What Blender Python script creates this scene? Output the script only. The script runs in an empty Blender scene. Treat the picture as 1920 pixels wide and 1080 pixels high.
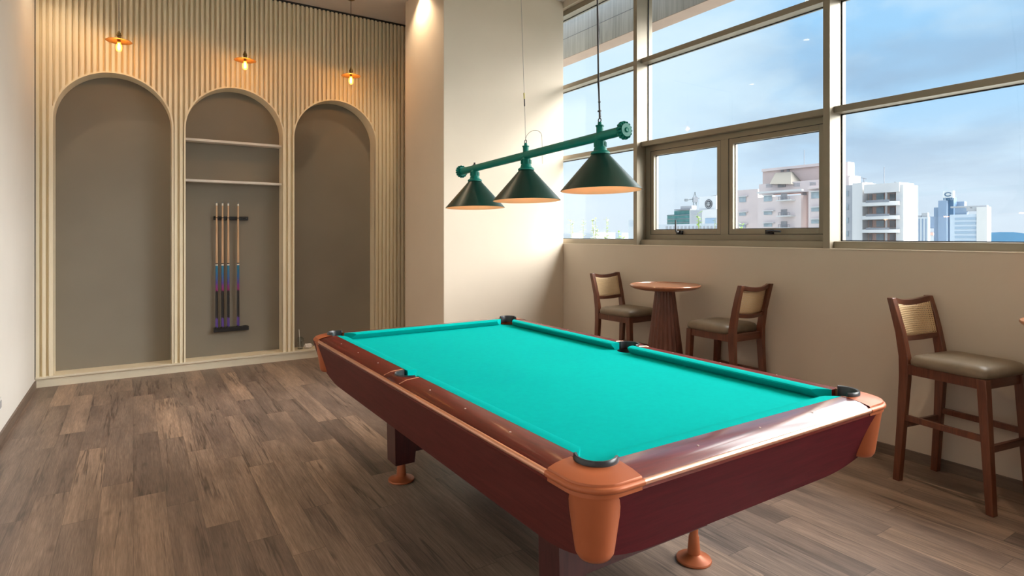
import bpy, bmesh, math, random
from mathutils import Vector, Matrix
random.seed(7)
C = bpy.context.scene.collection
PI = math.pi

# ------------------------------------------------------------------ helpers
class MB:
    def __init__(s): s.bm = bmesh.new(); s.uv = None
    def face(s, vs):
        try: return s.bm.faces.new(vs)
        except ValueError: return None
    def box(s, a, b, M=None):
        x0, y0, z0 = a; x1, y1, z1 = b
        p = [(x0,y0,z0),(x1,y0,z0),(x1,y1,z0),(x0,y1,z0),(x0,y0,z1),(x1,y0,z1),(x1,y1,z1),(x0,y1,z1)]
        v = [s.bm.verts.new(M @ Vector(q) if M else q) for q in p]
        for f in ((0,3,2,1),(4,5,6,7),(0,1,5,4),(1,2,6,5),(2,3,7,6),(3,0,4,7)): s.face([v[i] for i in f])
        return v
    def hexa(s, bot, top):
        """two 4-point loops (counter-clockwise from above) joined"""
        v = [s.bm.verts.new(q) for q in list(bot)+list(top)]
        for f in ((0,3,2,1),(4,5,6,7),(0,1,5,4),(1,2,6,5),(2,3,7,6),(3,0,4,7)): s.face([v[i] for i in f])
    def beam(s, p, q, w, d, ref=(0,0,1), w2=None, d2=None):
        """rectangular bar from p to q; w along ref-cross, d along ref"""
        p = Vector(p); q = Vector(q); ax = (q-p).normalized(); r = Vector(ref)
        side = ax.cross(r)
        if side.length < 1e-6: side = ax.cross(Vector((1,0,0)))
        side.normalize(); up = side.cross(ax).normalized()
        w2 = w if w2 is None else w2; d2 = d if d2 is None else d2
        lo = [p+side*w/2*i+up*d/2*j for i,j in ((-1,-1),(1,-1),(1,1),(-1,1))]
        hi = [q+side*w2/2*i+up*d2/2*j for i,j in ((-1,-1),(1,-1),(1,1),(-1,1))]
        s.hexa(lo, hi)
    def tube(s, pts, r, n=10, closed=False, caps=True):
        pts = [Vector(p) for p in pts]; N = len(pts); rings = []
        rr = r if isinstance(r, (list, tuple)) else [r]*N
        prev = None
        for i, p in enumerate(pts):
            if closed: t = pts[(i+1)%N]-pts[i-1]
            else: t = pts[min(i+1,N-1)]-pts[max(i-1,0)]
            t.normalize()
            if prev is None:
                a = t.orthogonal().normalized()
                if abs(t.z) < .9: a = t.cross(Vector((0,0,1))).normalized()
            else:
                a = (prev - t*prev.dot(t)).normalized()
            prev = a; b = t.cross(a)
            rings.append([s.bm.verts.new(p+(a*math.cos(2*PI*k/n)+b*math.sin(2*PI*k/n))*rr[i]) for k in range(n)])
        for i in range(N if closed else N-1):
            A = rings[i]; B = rings[(i+1)%N]
            for k in range(n): s.face((A[k],A[(k+1)%n],B[(k+1)%n],B[k]))
        if caps and not closed:
            s.face(rings[0][::-1]); s.face(rings[-1])
    def lathe(s, prof, n=32, M=None, a0=0, a1=2*PI):
        full = abs(a1-a0-2*PI) < 1e-6; m = n if full else n+1
        rings = []
        for r, z in prof:
            ring = []
            if r < 1e-6 and full:
                v = s.bm.verts.new(M @ Vector((0,0,z)) if M else (0,0,z)); ring = [v]*m
            else:
                for k in range(m):
                    t = a0+(a1-a0)*k/n; q = Vector((r*math.cos(t), r*math.sin(t), z))
                    ring.append(s.bm.verts.new(M @ q if M else q))
            rings.append(ring)
        for A, B in zip(rings, rings[1:]):
            for k in range(m if full else m-1):
                l = []
                for v in (A[k], A[(k+1)%m], B[(k+1)%m], B[k]):
                    if v not in l: l.append(v)
                if len(l) > 2: s.face(l)
    def prism(s, pts, h0, h1, f):
        """outline pts (2D) between two heights, f(u,v,h) -> xyz"""
        lo = [s.bm.verts.new(f(u,v,h0)) for u,v in pts]; hi = [s.bm.verts.new(f(u,v,h1)) for u,v in pts]
        a = s.face(lo[::-1]); b = s.face(hi)
        n = len(pts)
        for i in range(n): s.face((lo[i],lo[(i+1)%n],hi[(i+1)%n],hi[i]))
        bmesh.ops.triangulate(s.bm, faces=[x for x in (a,b) if x and len(x.verts) > 4])
    def strip(s, A, B):
        a = [s.bm.verts.new(p) for p in A]; b = [s.bm.verts.new(p) for p in B]
        for i in range(len(a)-1): s.face((a[i],a[i+1],b[i+1],b[i]))
    def loft(s, loops, closed=True, caps=True):
        V = [[s.bm.verts.new(p) for p in L] for L in loops]; n = len(V[0])
        for A, B in zip(V, V[1:]):
            for k in range(n if closed else n-1): s.face((A[k],A[(k+1)%n],B[(k+1)%n],B[k]))
        if caps: s.face(V[0][::-1]); s.face(V[-1])
    def sphere(s, c, r, seg=12, rings=8, sc=(1,1,1)):
        M = Matrix.Translation(c) @ Matrix.Diagonal((*sc,1))
        bmesh.ops.create_uvsphere(s.bm, u_segments=seg, v_segments=rings, radius=r, matrix=M)
    def build(s, name, mat, parent=None, smooth=None, bevel=0, loc=None):
        bm = s.bm
        bmesh.ops.recalc_face_normals(bm, faces=bm.faces)
        me = bpy.data.meshes.new(name); bm.to_mesh(me); bm.free()
        o = bpy.data.objects.new(name, me); C.objects.link(o)
        if mat: me.materials.append(mat)
        if parent: o.parent = parent
        if loc: o.location = loc
        if smooth is not None:
            for p in me.polygons: p.use_smooth = True
            try: me.set_sharp_from_angle(angle=math.radians(smooth))
            except Exception: pass
        if bevel:
            m = o.modifiers.new('bevel', 'BEVEL'); m.width = bevel; m.segments = 2; m.limit_method = 'ANGLE'; m.angle_limit = math.radians(40)
        return o

def tag(o, label, cat, group=None, kind=None):
    o['label'] = label; o['category'] = cat
    if group: o['group'] = group
    if kind: o['kind'] = kind
    return o
def thing(name, label, cat, loc=(0,0,0), rz=0, group=None):
    o = bpy.data.objects.new(name, None); C.objects.link(o); o.empty_display_size = .1
    o.location = loc; o.rotation_euler = (0,0,rz)
    return tag(o, label, cat, group)
def struct(o):
    o['kind'] = 'structure'; return o
def sempty(name):
    o = bpy.data.objects.new(name, None); C.objects.link(o); return struct(o)
def copy_tree(o, parent=None):
    c = o.copy(); C.objects.link(c); c.parent = parent
    for ch in list(o.children): copy_tree(ch, c)
    return c

# ------------------------------------------------------------------ materials
class N:
    def __init__(s, name):
        s.m = bpy.data.materials.new(name); s.m.use_nodes = True; s.t = s.m.node_tree; s.t.nodes.clear()
        s.out = s.n('ShaderNodeOutputMaterial')
    def n(s, typ, **kw):
        x = s.t.nodes.new(typ)
        for k, v in kw.items():
            if hasattr(x, k): setattr(x, k, v)
            else: s.set(x, k, v)
        return x
    def set(s, x, k, v):
        i = x.inputs[k]
        if hasattr(v, 'is_output') or isinstance(v, bpy.types.NodeSocket): s.t.links.new(v, i)
        else:
            if hasattr(i.default_value, '__len__') and not isinstance(v, str) and len(v) == 3 and len(i.default_value) == 4: v = (*v, 1)
            i.default_value = v
    def math(s, op, a, b=None, c=None):
        x = s.t.nodes.new('ShaderNodeMath'); x.operation = op
        for i, v in enumerate((a, b, c)):
            if v is None: continue
            if isinstance(v, bpy.types.NodeSocket): s.t.links.new(v, x.inputs[i])
            else: x.inputs[i].default_value = v
        return x.outputs[0]
    def mix(s, fac, a, b, blend='MIX'):
        x = s.t.nodes.new('ShaderNodeMix'); x.data_type = 'RGBA'; x.blend_type = blend
        for i, v in ((0, fac), (6, a), (7, b)):
            if isinstance(v, bpy.types.NodeSocket): s.t.links.new(v, x.inputs[i])
            elif i: x.inputs[i].default_value = (*v, 1) if len(v) == 3 else v
            else: x.inputs[i].default_value = v
        return x.outputs[2]
    def ramp(s, fac, stops, interp='LINEAR'):
        x = s.t.nodes.new('ShaderNodeValToRGB'); x.color_ramp.interpolation = interp; e = x.color_ramp.elements
        while len(e) < len(stops): e.new(.5)
        for el, (p, c) in zip(e, stops): el.position = p; el.color = (*c, 1) if len(c) == 3 else c
        s.t.links.new(fac, x.inputs[0]); return x.outputs[0]
    def coord(s, kind='Object'): return s.n('ShaderNodeTexCoord').outputs[kind]
    def mapping(s, vec, scale=(1,1,1), loc=(0,0,0), rot=(0,0,0)):
        x = s.n('ShaderNodeMapping'); s.set(x,'Vector',vec); s.set(x,'Scale',scale); s.set(x,'Location',loc); s.set(x,'Rotation',rot); return x.outputs[0]
    def noise(s, vec, scale=5, detail=3, rough=.5, dist=0):
        x = s.n('ShaderNodeTexNoise'); s.set(x,'Vector',vec); s.set(x,'Scale',scale); s.set(x,'Detail',detail); s.set(x,'Roughness',rough); s.set(x,'Distortion',dist); return x.outputs[0]
    def bsdf(s, **kw):
        b = s.n('ShaderNodeBsdfPrincipled')
        for k, v in kw.items(): s.set(b, k.replace('_',' '), v)
        s.t.links.new(b.outputs[0], s.out.inputs[0]); return b
    def bump(s, b, h, strength=.2, dist=.01):
        x = s.n('ShaderNodeBump'); s.set(x,'Height',h); s.set(x,'Strength',strength); s.set(x,'Distance',dist); s.t.links.new(x.outputs[0], b.inputs['Normal'])

def flat(name, col, rough=.5, metal=0, var=.06, scale=6, spec=.5, bump=0, coat=0, emit=None):
    k = N(name); v = k.coord()
    f = k.noise(v, scale, 3)
    lo = tuple(max(0, c*(1-var)) for c in col); hi = tuple(min(1, c*(1+var)) for c in col)
    b = k.bsdf(Base_Color=k.ramp(f, [(.3, lo), (.7, hi)]), Roughness=rough, Metallic=metal)
    b.inputs['Specular IOR Level'].default_value = spec
    if coat: b.inputs['Coat Weight'].default_value = coat; b.inputs['Coat Roughness'].default_value = .12
    if bump: k.bump(b, k.noise(v, scale*30, 2), bump, .002)
    if emit:
        b.inputs['Emission Color'].default_value = (*emit[0], 1); b.inputs['Emission Strength'].default_value = emit[1]
    return k.m

def wood(name, dark, light, axis='Y', rough=.35, coat=0, gs=1.0, coatior=1.5, coatr=.1, spec=.5):
    k = N(name); v = k.coord()
    sc = {'X': (1.2,14,14), 'Y': (14,1.2,14), 'Z': (14,14,1.2)}[axis]
    v2 = k.mapping(v, tuple(q*gs for q in sc))
    g = k.noise(v2, 3.2, 6, .62, .6)
    g2 = k.noise(v2, 14, 3, .6)
    f = k.math('ADD', k.math('MULTIPLY', g, .75), k.math('MULTIPLY', g2, .25))
    b = k.bsdf(Base_Color=k.ramp(f, [(.32, dark), (.68, light)]), Roughness=rough); b.inputs['Specular IOR Level'].default_value = spec
    if coat:
        b.inputs['Coat Weight'].default_value = coat; b.inputs['Coat Roughness'].default_value = coatr; b.inputs['Coat IOR'].default_value = coatior
    k.bump(b, g2, .06, .002)
    return k.m

def floor_mat():
    k = N('oak_planks'); v = k.coord()
    sx = k.n('ShaderNodeSeparateXYZ'); k.set(sx, 'Vector', v)
    x, y = sx.outputs[0], sx.outputs[1]
    W, L = .152, 1.22
    xs = k.math('DIVIDE', k.math('ADD', x, 20*W), W); xi = k.math('FLOOR', xs); xf = k.math('FRACT', xs)
    wn = k.n('ShaderNodeTexWhiteNoise', noise_dimensions='1D'); k.set(wn, 'W', xi)
    ys = k.math('ADD', k.math('DIVIDE', k.math('ADD', y, 40.0), L), k.math('MULTIPLY', wn.outputs[0], 7.0)); yi = k.math('FLOOR', ys); yf = k.math('FRACT', ys)
    cb = k.n('ShaderNodeCombineXYZ'); k.set(cb, 'X', xi); k.set(cb, 'Y', yi)
    w2 = k.n('ShaderNodeTexWhiteNoise', noise_dimensions='2D'); k.set(w2, 'Vector', cb.outputs[0])
    idv = w2.outputs[0]; idc = w2.outputs[1]
    # per plank shifted coordinates
    off = k.n('ShaderNodeVectorMath', operation='SCALE'); k.set(off, 0, idc); k.set(off, 'Scale', 37.0)
    ad = k.n('ShaderNodeVectorMath', operation='ADD'); k.set(ad, 0, v); k.set(ad, 1, off.outputs[0])
    pv = ad.outputs[0]
    grain = k.noise(k.mapping(pv, (34, 1.1, 1)), 2.2, 6, .65, .5)
    fine = k.noise(k.mapping(pv, (120, 5, 1)), 2.0, 3, .6)
    blot = k.noise(k.mapping(pv, (6, .8, 1)), 1.6, 3, .55, .2)
    tone = k.ramp(idv, [(0, (.170,.122,.100)), (.25, (.222,.160,.130)), (.6, (.278,.197,.156)), (.85, (.33,.233,.180)), (1, (.38,.264,.198))])
    g = k.ramp(grain, [(.3, (.52,.50,.48)), (.7, (1.22,1.22,1.22))])
    c = k.mix(.62, tone, g, 'MULTIPLY')
    c = k.mix(.62, c, k.ramp(blot, [(.34, (.55,.55,.57)), (.62, (1.22,1.2,1.17))]), 'MULTIPLY')
    c = k.mix(.55, c, k.ramp(fine, [(.35, (.6,.6,.6)), (.65, (1.25,1.25,1.25))]), 'MULTIPLY')
    # dark splits along the grain
    cr = k.noise(k.mapping(pv, (5.6, .20, 1)), 1.0, 5, .60, .05)
    ridge = k.math('ABSOLUTE', k.math('SUBTRACT', cr, .5))
    msk = k.noise(k.mapping(pv, (3.2, 1.1, 1), (5,3,0)), 1.0, 2)
    crack = k.math('MULTIPLY', k.math('LESS_THAN', ridge, .0055), 1.0)
    soft = k.math('SUBTRACT', 1.0, k.math('MINIMUM', k.math('DIVIDE', ridge, .018), 1.0))
    mm = k.math('MINIMUM', k.math('MAXIMUM', k.math('MULTIPLY', k.math('SUBTRACT', msk, .43), 9.0), 0.0), 1.0)
    cf = k.math('MULTIPLY', k.math('MAXIMUM', k.math('MULTIPLY', crack, .55), k.math('MULTIPLY', soft, .62)), mm)
    c = k.mix(cf, c, (.03,.022,.02))
    # knots
    vo = k.n('ShaderNodeTexVoronoi'); k.set(vo, 'Vector', k.mapping(pv, (4.5, 1.7, 1))); k.set(vo, 'Scale', 1.0)
    kn = k.math('SUBTRACT', 1.0, k.math('MINIMUM', k.math('DIVIDE', vo.outputs['Distance'], .10), 1.0))
    c = k.mix(k.math('MULTIPLY', kn, .75), c, (.035,.026,.022))
    # joints
    e1 = k.math('LESS_THAN', k.math('MINIMUM', xf, k.math('SUBTRACT', 1.0, xf)), .006)
    e2 = k.math('LESS_THAN', k.math('MINIMUM', yf, k.math('SUBTRACT', 1.0, yf)), .0012)
    c = k.mix(k.math('MULTIPLY', k.math('MAXIMUM', e1, e2), .55), c, (.04,.03,.025))
    b = k.bsdf(Base_Color=c, Roughness=k.math('ADD', k.math('MULTIPLY', grain, .2), .33))
    b.inputs['Specular IOR Level'].default_value = .45
    k.bump(b, k.math('ADD', grain, k.math('MULTIPLY', cf, -1.0)), .12, .002)
    return k.m

def glass_mat(name='window_glass', tint=(.97,.985,.98), refl=.05):
    k = N(name)
    t = k.n('ShaderNodeBsdfTransparent'); k.set(t, 'Color', tint)
    g = k.n('ShaderNodeBsdfGlossy'); k.set(g, 'Roughness', .02)
    lw = k.n('ShaderNodeLayerWeight'); k.set(lw, 'Blend', .5)
    fr = k.math('ADD', k.math('MULTIPLY', k.math('POWER', lw.outputs['Facing'], 4.5), .7), refl*.5)
    ms = k.n('ShaderNodeMixShader'); k.t.links.new(fr, ms.inputs[0]); k.t.links.new(t.outputs[0], ms.inputs[1]); k.t.links.new(g.outputs[0], ms.inputs[2])
    k.t.links.new(ms.outputs[0], k.out.inputs[0]); return k.m

def cane_mat():
    k = N('woven_cane'); uv = k.coord('UV')
    sx = k.n('ShaderNodeSeparateXYZ'); k.set(sx, 'Vector', uv)
    P = .0125
    a = k.math('ABSOLUTE', k.math('SUBTRACT', k.math('FRACT', k.math('DIVIDE', sx.outputs[0], P)), .5))
    b_ = k.math('ABSOLUTE', k.math('SUBTRACT', k.math('FRACT', k.math('DIVIDE', sx.outputs[1], P)), .5))
    d = k.math('ADD', k.math('MAXIMUM', a, b_), k.math('MULTIPLY', k.math('MINIMUM', a, b_), .45))
    hole = k.math('LESS_THAN', d, .30)
    f = k.noise(k.mapping(uv, (90,90,1)), 3, 2)
    b = k.bsdf(Base_Color=k.ramp(f, [(.3, (.58,.40,.21)), (.7, (.78,.57,.34))]), Roughness=.5)
    t = k.n('ShaderNodeBsdfTransparent')
    ms = k.n('ShaderNodeMixShader'); k.t.links.new(hole, ms.inputs[0]); k.t.links.new(b.outputs[0], ms.inputs[1]); k.t.links.new(t.outputs[0], ms.inputs[2])
    k.t.links.new(ms.outputs[0], k.out.inputs[0])
    k.bump(b, d, .5, .003)
    return k.m

def emis(name, col, st):
    k = N(name); e = k.n('ShaderNodeEmission'); k.set(e, 'Color', col); k.set(e, 'Strength', st); k.t.links.new(e.outputs[0], k.out.inputs[0]); return k.m

def bulb_mat():
    k = N('amber_bulb_glass')
    t = k.n('ShaderNodeBsdfTransparent'); k.set(t, 'Color', (1,.78,.42))
    g = k.n('ShaderNodeBsdfGlossy'); k.set(g, 'Roughness', .05); k.set(g, 'Color', (1,.75,.4))
    e = k.n('ShaderNodeEmission'); k.set(e, 'Color', (1,.40,.05)); k.set(e, 'Strength', 2.6)
    ad = k.n('ShaderNodeAddShader'); k.t.links.new(t.outputs[0], ad.inputs[0]); k.t.links.new(e.outputs[0], ad.inputs[1])
    lw = k.n('ShaderNodeLayerWeight'); k.set(lw, 'Blend', .5)
    fr = k.math('ADD', k.math('MULTIPLY', k.math('POWER', lw.outputs['Facing'], 4.0), .6), .03)
    ms = k.n('ShaderNodeMixShader'); k.t.links.new(fr, ms.inputs[0]); k.t.links.new(ad.outputs[0], ms.inputs[1]); k.t.links.new(g.outputs[0], ms.inputs[2])
    k.t.links.new(ms.outputs[0], k.out.inputs[0]); return k.m

def concrete_streak():
    k = N('streaked_concrete'); v = k.coord()
    s = k.noise(k.mapping(v, (1, 26, .7)), 1.6, 4, .6)
    p = k.noise(v, 1.3, 3)
    c = k.ramp(k.math('ADD', k.math('MULTIPLY', s, .7), k.math('MULTIPLY', p, .3)), [(.34, (.36,.37,.37)), (.64, (.60,.61,.60))])
    k.bsdf(Base_Color=c, Roughness=.9); return k.m

def cue_mat():
    """butt of a cue: blue, violet, magenta bands, then a dark wrap and a violet sleeve (local z in metres)"""
    k = N('painted_cue_butt'); v = k.coord()
    sx = k.n('ShaderNodeSeparateXYZ'); k.set(sx, 'Vector', v)
    z = k.math('DIVIDE', sx.outputs[2], .70)
    n_ = k.noise(k.mapping(v, (40,40,14)), 2, 2)
    zz = k.math('ADD', z, k.math('MULTIPLY', k.math('SUBTRACT', n_, .5), .12))
    c = k.ramp(zz, [(0, (.02,.02,.03)), (.03, (.10,.05,.30)), (.15, (.13,.07,.36)), (.17, (.018,.016,.018)), (.58, (.016,.014,.016)),
                    (.60, (.30,.03,.16)), (.66, (.24,.04,.25)), (.72, (.10,.07,.36)), (.84, (.03,.14,.36)), (.97, (.02,.20,.36))])
    b = k.bsdf(Base_Color=c, Roughness=.3); return k.m

M = dict(
    floor=floor_mat(),
    ceiling=flat('ceiling_paint', (.66,.585,.54), .9, var=.02),
    wall=flat('daylit_wall_paint', (.76,.735,.69), .85, var=.02, scale=2, bump=.05),  # one wall paint in three tones: daylight put into this one
    beige=flat('backlit_wall_paint', (.62,.535,.44), .85, var=.02, scale=2, bump=.05),  # same wall paint, backlit shade put into the colour
    column=flat('warmlit_column_paint', (.71,.615,.505), .85, var=.02, scale=2, bump=.05),  # same wall paint, warm downlight put into the colour
    slat=flat('cream_slat_paint', (.88,.79,.60), .6, var=.03, scale=3),
    niche=flat('taupe_niche_paint', (.250,.222,.182), .85, var=.05, scale=1.5),
    plinth=flat('cream_plinth_paint', (.78,.70,.55), .55, var=.03),
    frame=flat('bronze_window_frame', (.28,.238,.178), .42, .35, var=.05, scale=4),
    sill=flat('cream_sill_paint', (.80,.71,.58), .7, var=.02),
    gasket=flat('black_gasket_and_gap', (.02,.02,.022), .6),
    glass=glass_mat(),
    baseboard=wood('baseboard_wood', (.11,.078,.06), (.20,.145,.11), 'Y', .5),
    shelf=flat('white_shelf', (.80,.76,.72), .5),
    black=flat('black_plastic', (.012,.012,.014), .38),
    rubber=flat('pocket_rubber', (.03,.032,.038), .33, var=.15),
    cloth=flat('teal_billiard_cloth', (.000,.40,.38), .95, var=.03, scale=40, spec=.03, bump=.1),
    mahog=wood('mahogany_rail', (.070,.004,.003), (.150,.012,.008), 'Y', .45, .28, 1.0, 1.5, .16, .15),
    mahogx=wood('mahogany_end_rail', (.085,.005,.004), (.19,.016,.012), 'X', .38, 1.0, 1.0, 1.65, .15, .3),
    apron=wood('mahogany_apron', (.080,.016,.014), (.130,.027,.024), 'Y', .55, 0, spec=.15),
    apronx=wood('mahogany_end_apron', (.060,.004,.008), (.100,.008,.014), 'X', .55, 0, spec=.15),
    legw=wood('dark_leg_wood', (.045,.008,.010), (.09,.018,.018), 'Z', .4, .3),
    copper=flat('copper_casting', (.43,.115,.042), .42, .25, var=.06, scale=3),
    bead=flat('copper_bead', (.72,.37,.25), .3, .75, var=.05),
    sight=flat('pearl_sight', (.55,.42,.38), .3),
    green=flat('teal_green_enamel', (.004,.185,.145), .42, .0, var=.08, scale=9, spec=.25),
    shade=flat('dark_green_shade_enamel', (.002,.034,.024), .36, .0, var=.08, spec=.35),
    shadein=flat('lamplit_shade_lining', (.78,.48,.30), .5),  # white lining with the bulbs' warm light put into its colour
    cable=flat('dark_cable', (.03,.025,.028), .5),
    steel=flat('steel_wire', (.16,.145,.13), .45, .3), yellow=flat('yellow_sleeve', (.65,.55,.16), .5),
    brass=flat('brass_disc', (.33,.17,.045), .38, .8, var=.08, scale=20),
    brassd=flat('aged_brass_socket', (.22,.15,.06), .4, .8),
    bulb=bulb_mat(), filament=emis('glowing_filament', (1,.52,.16), 60),
    warmbulb=emis('warm_lamp_bulb', (1,.6,.3), 3), downlens=emis('downlight_lens', (1,.78,.52), 14),
    stoolw=wood('walnut_stool_wood', (.075,.020,.010), (.19,.058,.025), 'Z', .36, .25),
    stoolx=wood('walnut_rail_wood', (.065,.018,.010), (.15,.045,.022), 'X', .36, .25),
    leather=flat('olive_leather', (.20,.155,.105), .42, var=.12, scale=14, bump=.1),
    cane=cane_mat(),
    tablew=wood('walnut_table_top', (.34,.12,.055), (.50,.20,.10), 'Y', .3, .5),  # paler than the base wood: sky reflection put into the colour
    tableb=wood('walnut_table_base', (.10,.036,.022), (.20,.075,.048), 'Z', .42),
    cuew=wood('maple_cue_shaft', (.58,.36,.20), (.74,.50,.31), 'Z', .35),
    cueb=cue_mat(), white=flat('white_ferrule', (.85,.83,.78), .4), tip=flat('blue_grey_tip', (.22,.24,.26), .8),
    cup=glass_mat('clear_plastic_cup', (.88,.90,.90), .16),
    paper=flat('white_paper', (.85,.80,.78), .9, var=.05, scale=30),
    plastic=flat('white_plastic', (.72,.72,.71), .4), darkslot=flat('grey_socket', (.35,.35,.36), .5),
    streak=concrete_streak(), fascia=flat('pink_concrete', (.40,.315,.27), .9),
    ground=flat('distant_ground', (.34,.35,.32), 1, var=.2, scale=.02),
    pink=flat('pink_render', (.60,.51,.50), .9, var=.03, scale=.3), pinkd=flat('pink_roof_render', (.50,.40,.385), .9, var=.05, scale=.5),
    cream=flat('cream_awning', (.22,.20,.17), .8), white_b=flat('white_render', (.56,.555,.56), .9, var=.02, scale=.3),
    greyb=flat('grey_render', (.36,.37,.40), .9), wing=flat('window_glazing', (.30,.36,.40), .15, var=.2, scale=.6), wind=flat('window_dark', (.25,.24,.25), .3, var=.3, scale=.6),
    rail=flat('railing_grey', (.20,.21,.24), .5), salmon=flat('salmon_wall', (.62,.42,.36), .9),
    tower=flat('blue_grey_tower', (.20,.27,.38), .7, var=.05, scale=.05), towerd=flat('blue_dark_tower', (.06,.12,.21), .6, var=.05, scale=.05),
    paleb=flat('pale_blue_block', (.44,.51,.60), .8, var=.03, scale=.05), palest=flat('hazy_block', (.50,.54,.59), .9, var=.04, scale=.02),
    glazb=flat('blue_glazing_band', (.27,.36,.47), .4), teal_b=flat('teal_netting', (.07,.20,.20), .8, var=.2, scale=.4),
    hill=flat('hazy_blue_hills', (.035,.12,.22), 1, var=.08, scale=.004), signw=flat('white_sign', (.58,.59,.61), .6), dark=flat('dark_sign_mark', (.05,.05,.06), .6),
    leaf=flat('young_leaf', (.22,.40,.09), .6, var=.35, scale=14), leafp=flat('pale_leaf', (.42,.52,.36), .6, var=.25, scale=14), stem=flat('green_stem', (.25,.30,.12), .7),
    pot=flat('grey_planter', (.42,.40,.37), .9), orange=flat('crane_paint', (.14,.16,.18), .6), glow=flat('red_white_awning', (.75,.42,.36), .7),
)

# ------------------------------------------------------------------ camera
f_px, HY, H = 1105.0, 441.0, 1.46
TH = math.atan2(960-250, f_px)
F = (math.sin(TH), math.cos(TH)); R = (math.cos(TH), -math.sin(TH))
cam = bpy.data.cameras.new('camera'); co = bpy.data.objects.new('camera', cam); C.objects.link(co)
cam.sensor_width = 36; cam.lens = f_px/1920*36; cam.shift_y = -(540-HY)/1920; cam.clip_end = 9000; cam.clip_start = .02
co.location = (0,0,H); co.rotation_euler = (PI/2, 0, -TH)
bpy.context.scene.camera = co
def at(px, py, de):
    """world point seen at a photo position at forward distance de (used for the far city)"""
    u = (px-960)/f_px; v = (HY-py)/f_px
    return Vector(((F[0]+u*R[0])*de, (F[1]+u*R[1])*de, H+v*de))

# ------------------------------------------------------------------ room shell
XL, XR, YB, YF, ZC = -.79, 4.235, 7.40, -3.6, 4.19
m = MB(); m.box((XL-.2, YF-.2, -.2), (XR+.35, YB+.2, 0)); struct(m.build('floor', M['floor']))
m = MB(); m.box((XL-.2, YF-.2, ZC), (XR+.35, YB+.2, ZC+.2)); struct(m.build('ceiling', M['ceiling']))
m = MB(); m.box((XL-.2, YF-.2, 0), (XL, YB+.2, ZC)); struct(m.build('wall_left', M['wall']))
m = MB(); m.box((XL, YF-.2, 0), (XR+.35, YF, ZC)); struct(m.build('wall_front', M['wall']))
m = MB(); m.box((XL, YB, 0), (XR+.35, YB+.2, ZC)); struct(m.build('wall_niche', M['niche']))
COLY0, COLX0, COLY1 = 5.48, 2.686, 6.496
SILL = 1.3625
m = MB(); m.box((XR, YF, 0), (XR+.28, YB, SILL)); m.box((XR, 6.34, SILL), (XR+.28, YB, ZC))
m.box((XR, YF, 4.116), (XR+.28, 6.34, ZC)); struct(m.build('wall_right', M['beige']))
m = MB(); m.box((XR-.003, YF, SILL-.004), (XR+.16, 6.34, SILL+.0015)); struct(m.build('trim_sill', M['sill']))
m = MB(); m.box((COLX0, COLY0, 0), (XR, COLY1, ZC)); struct(m.build('column', M['column'], bevel=.004))
for nm, a, b in (('baseboard_left', (XL, YF, 0), (XL+.014, 7.16, .072)), ('baseboard_right', (XR-.014, YF, 0), (XR, COLY0, .068)),
                 ('baseboard_column', (COLX0-.014, COLY0-.014, 0), (XR-.014, COLY0, .068))):
    m = MB(); m.box(a, b)
    if nm == 'baseboard_column': m.box((COLX0-.014, COLY0, 0), (COLX0, COLY1, .068))
    struct(m.build(nm, M['baseboard']))

# slatted back wall with three arched niches
NI = [(-.652, .344), (.470, 1.4605), (1.586, 2.5745)]
ZS, ZP, YS = 2.600, .105, 7.18       # spring line, plinth top, slat face
def z_under(x, grow=0.0):
    for x0, x1 in NI:
        r = (x1-x0)/2; c = (x0+x1)/2
        if x0-grow < x < x1+grow:
            return ZS+math.sqrt(max(0, (r+grow)**2-(x-c)**2))
    return ZP
m = MB()
edges = [XL+.006, XR]
for x0, x1 in NI: edges += [x0, x1]
edges = sorted(edges)
for i in range(0, len(edges)-1):          # backing boards behind the slats
    a, b = edges[i], edges[i+1]
    arch = any(abs(a-x0) < 1e-6 for x0, x1 in NI)
    n = 40 if arch else 1
    for k in range(n):
        if arch:
            t0, t1 = PI-PI*k/n, PI-PI*(k+1)/n; c = (a+b)/2; r = (b-a)/2
            xa, xb = c+r*math.cos(t0), c+r*math.cos(t1); za, zb = ZS+r*math.sin(t0), ZS+r*math.sin(t1)
        else: xa, xb = a, b; za = zb = ZP-.03
        y0, y1 = YS+.034, YS+.05
        m.hexa(((xa,y0,za),(xb,y0,zb),(xb,y1,zb),(xa,y1,za)), ((xa,y0,4.17),(xb,y0,4.17),(xb,y1,4.17),(xa,y1,4.17)))
p = .0500; x = XL+.006
while x < XR-.03:
    xa, xb = x, x+.0265
    cuts = [xa, xb]
    for x0, x1 in NI:
        for e in (x0-.012, x1+.012):
            if xa < e < xb: cuts.append(e)
    cuts.sort()
    for a, b in zip(cuts, cuts[1:]):
        if b-a < (.010 if z_under((a+b)/2, .012) == ZP else .002): continue
        za, zb = z_under(a+1e-5, .012), z_under(b-1e-5, .012)
        if (za > ZP) != (zb > ZP): za = zb = max(za, zb)
        y0, y1 = YS, YS+.035
        m.hexa(((a,y0,za),(b,y0,zb),(b,y1,zb),(a,y1,za)), ((a,y0,4.165),(b,y0,4.165),(b,y1,4.180),(a,y1,4.180)))
    x += p
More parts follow.
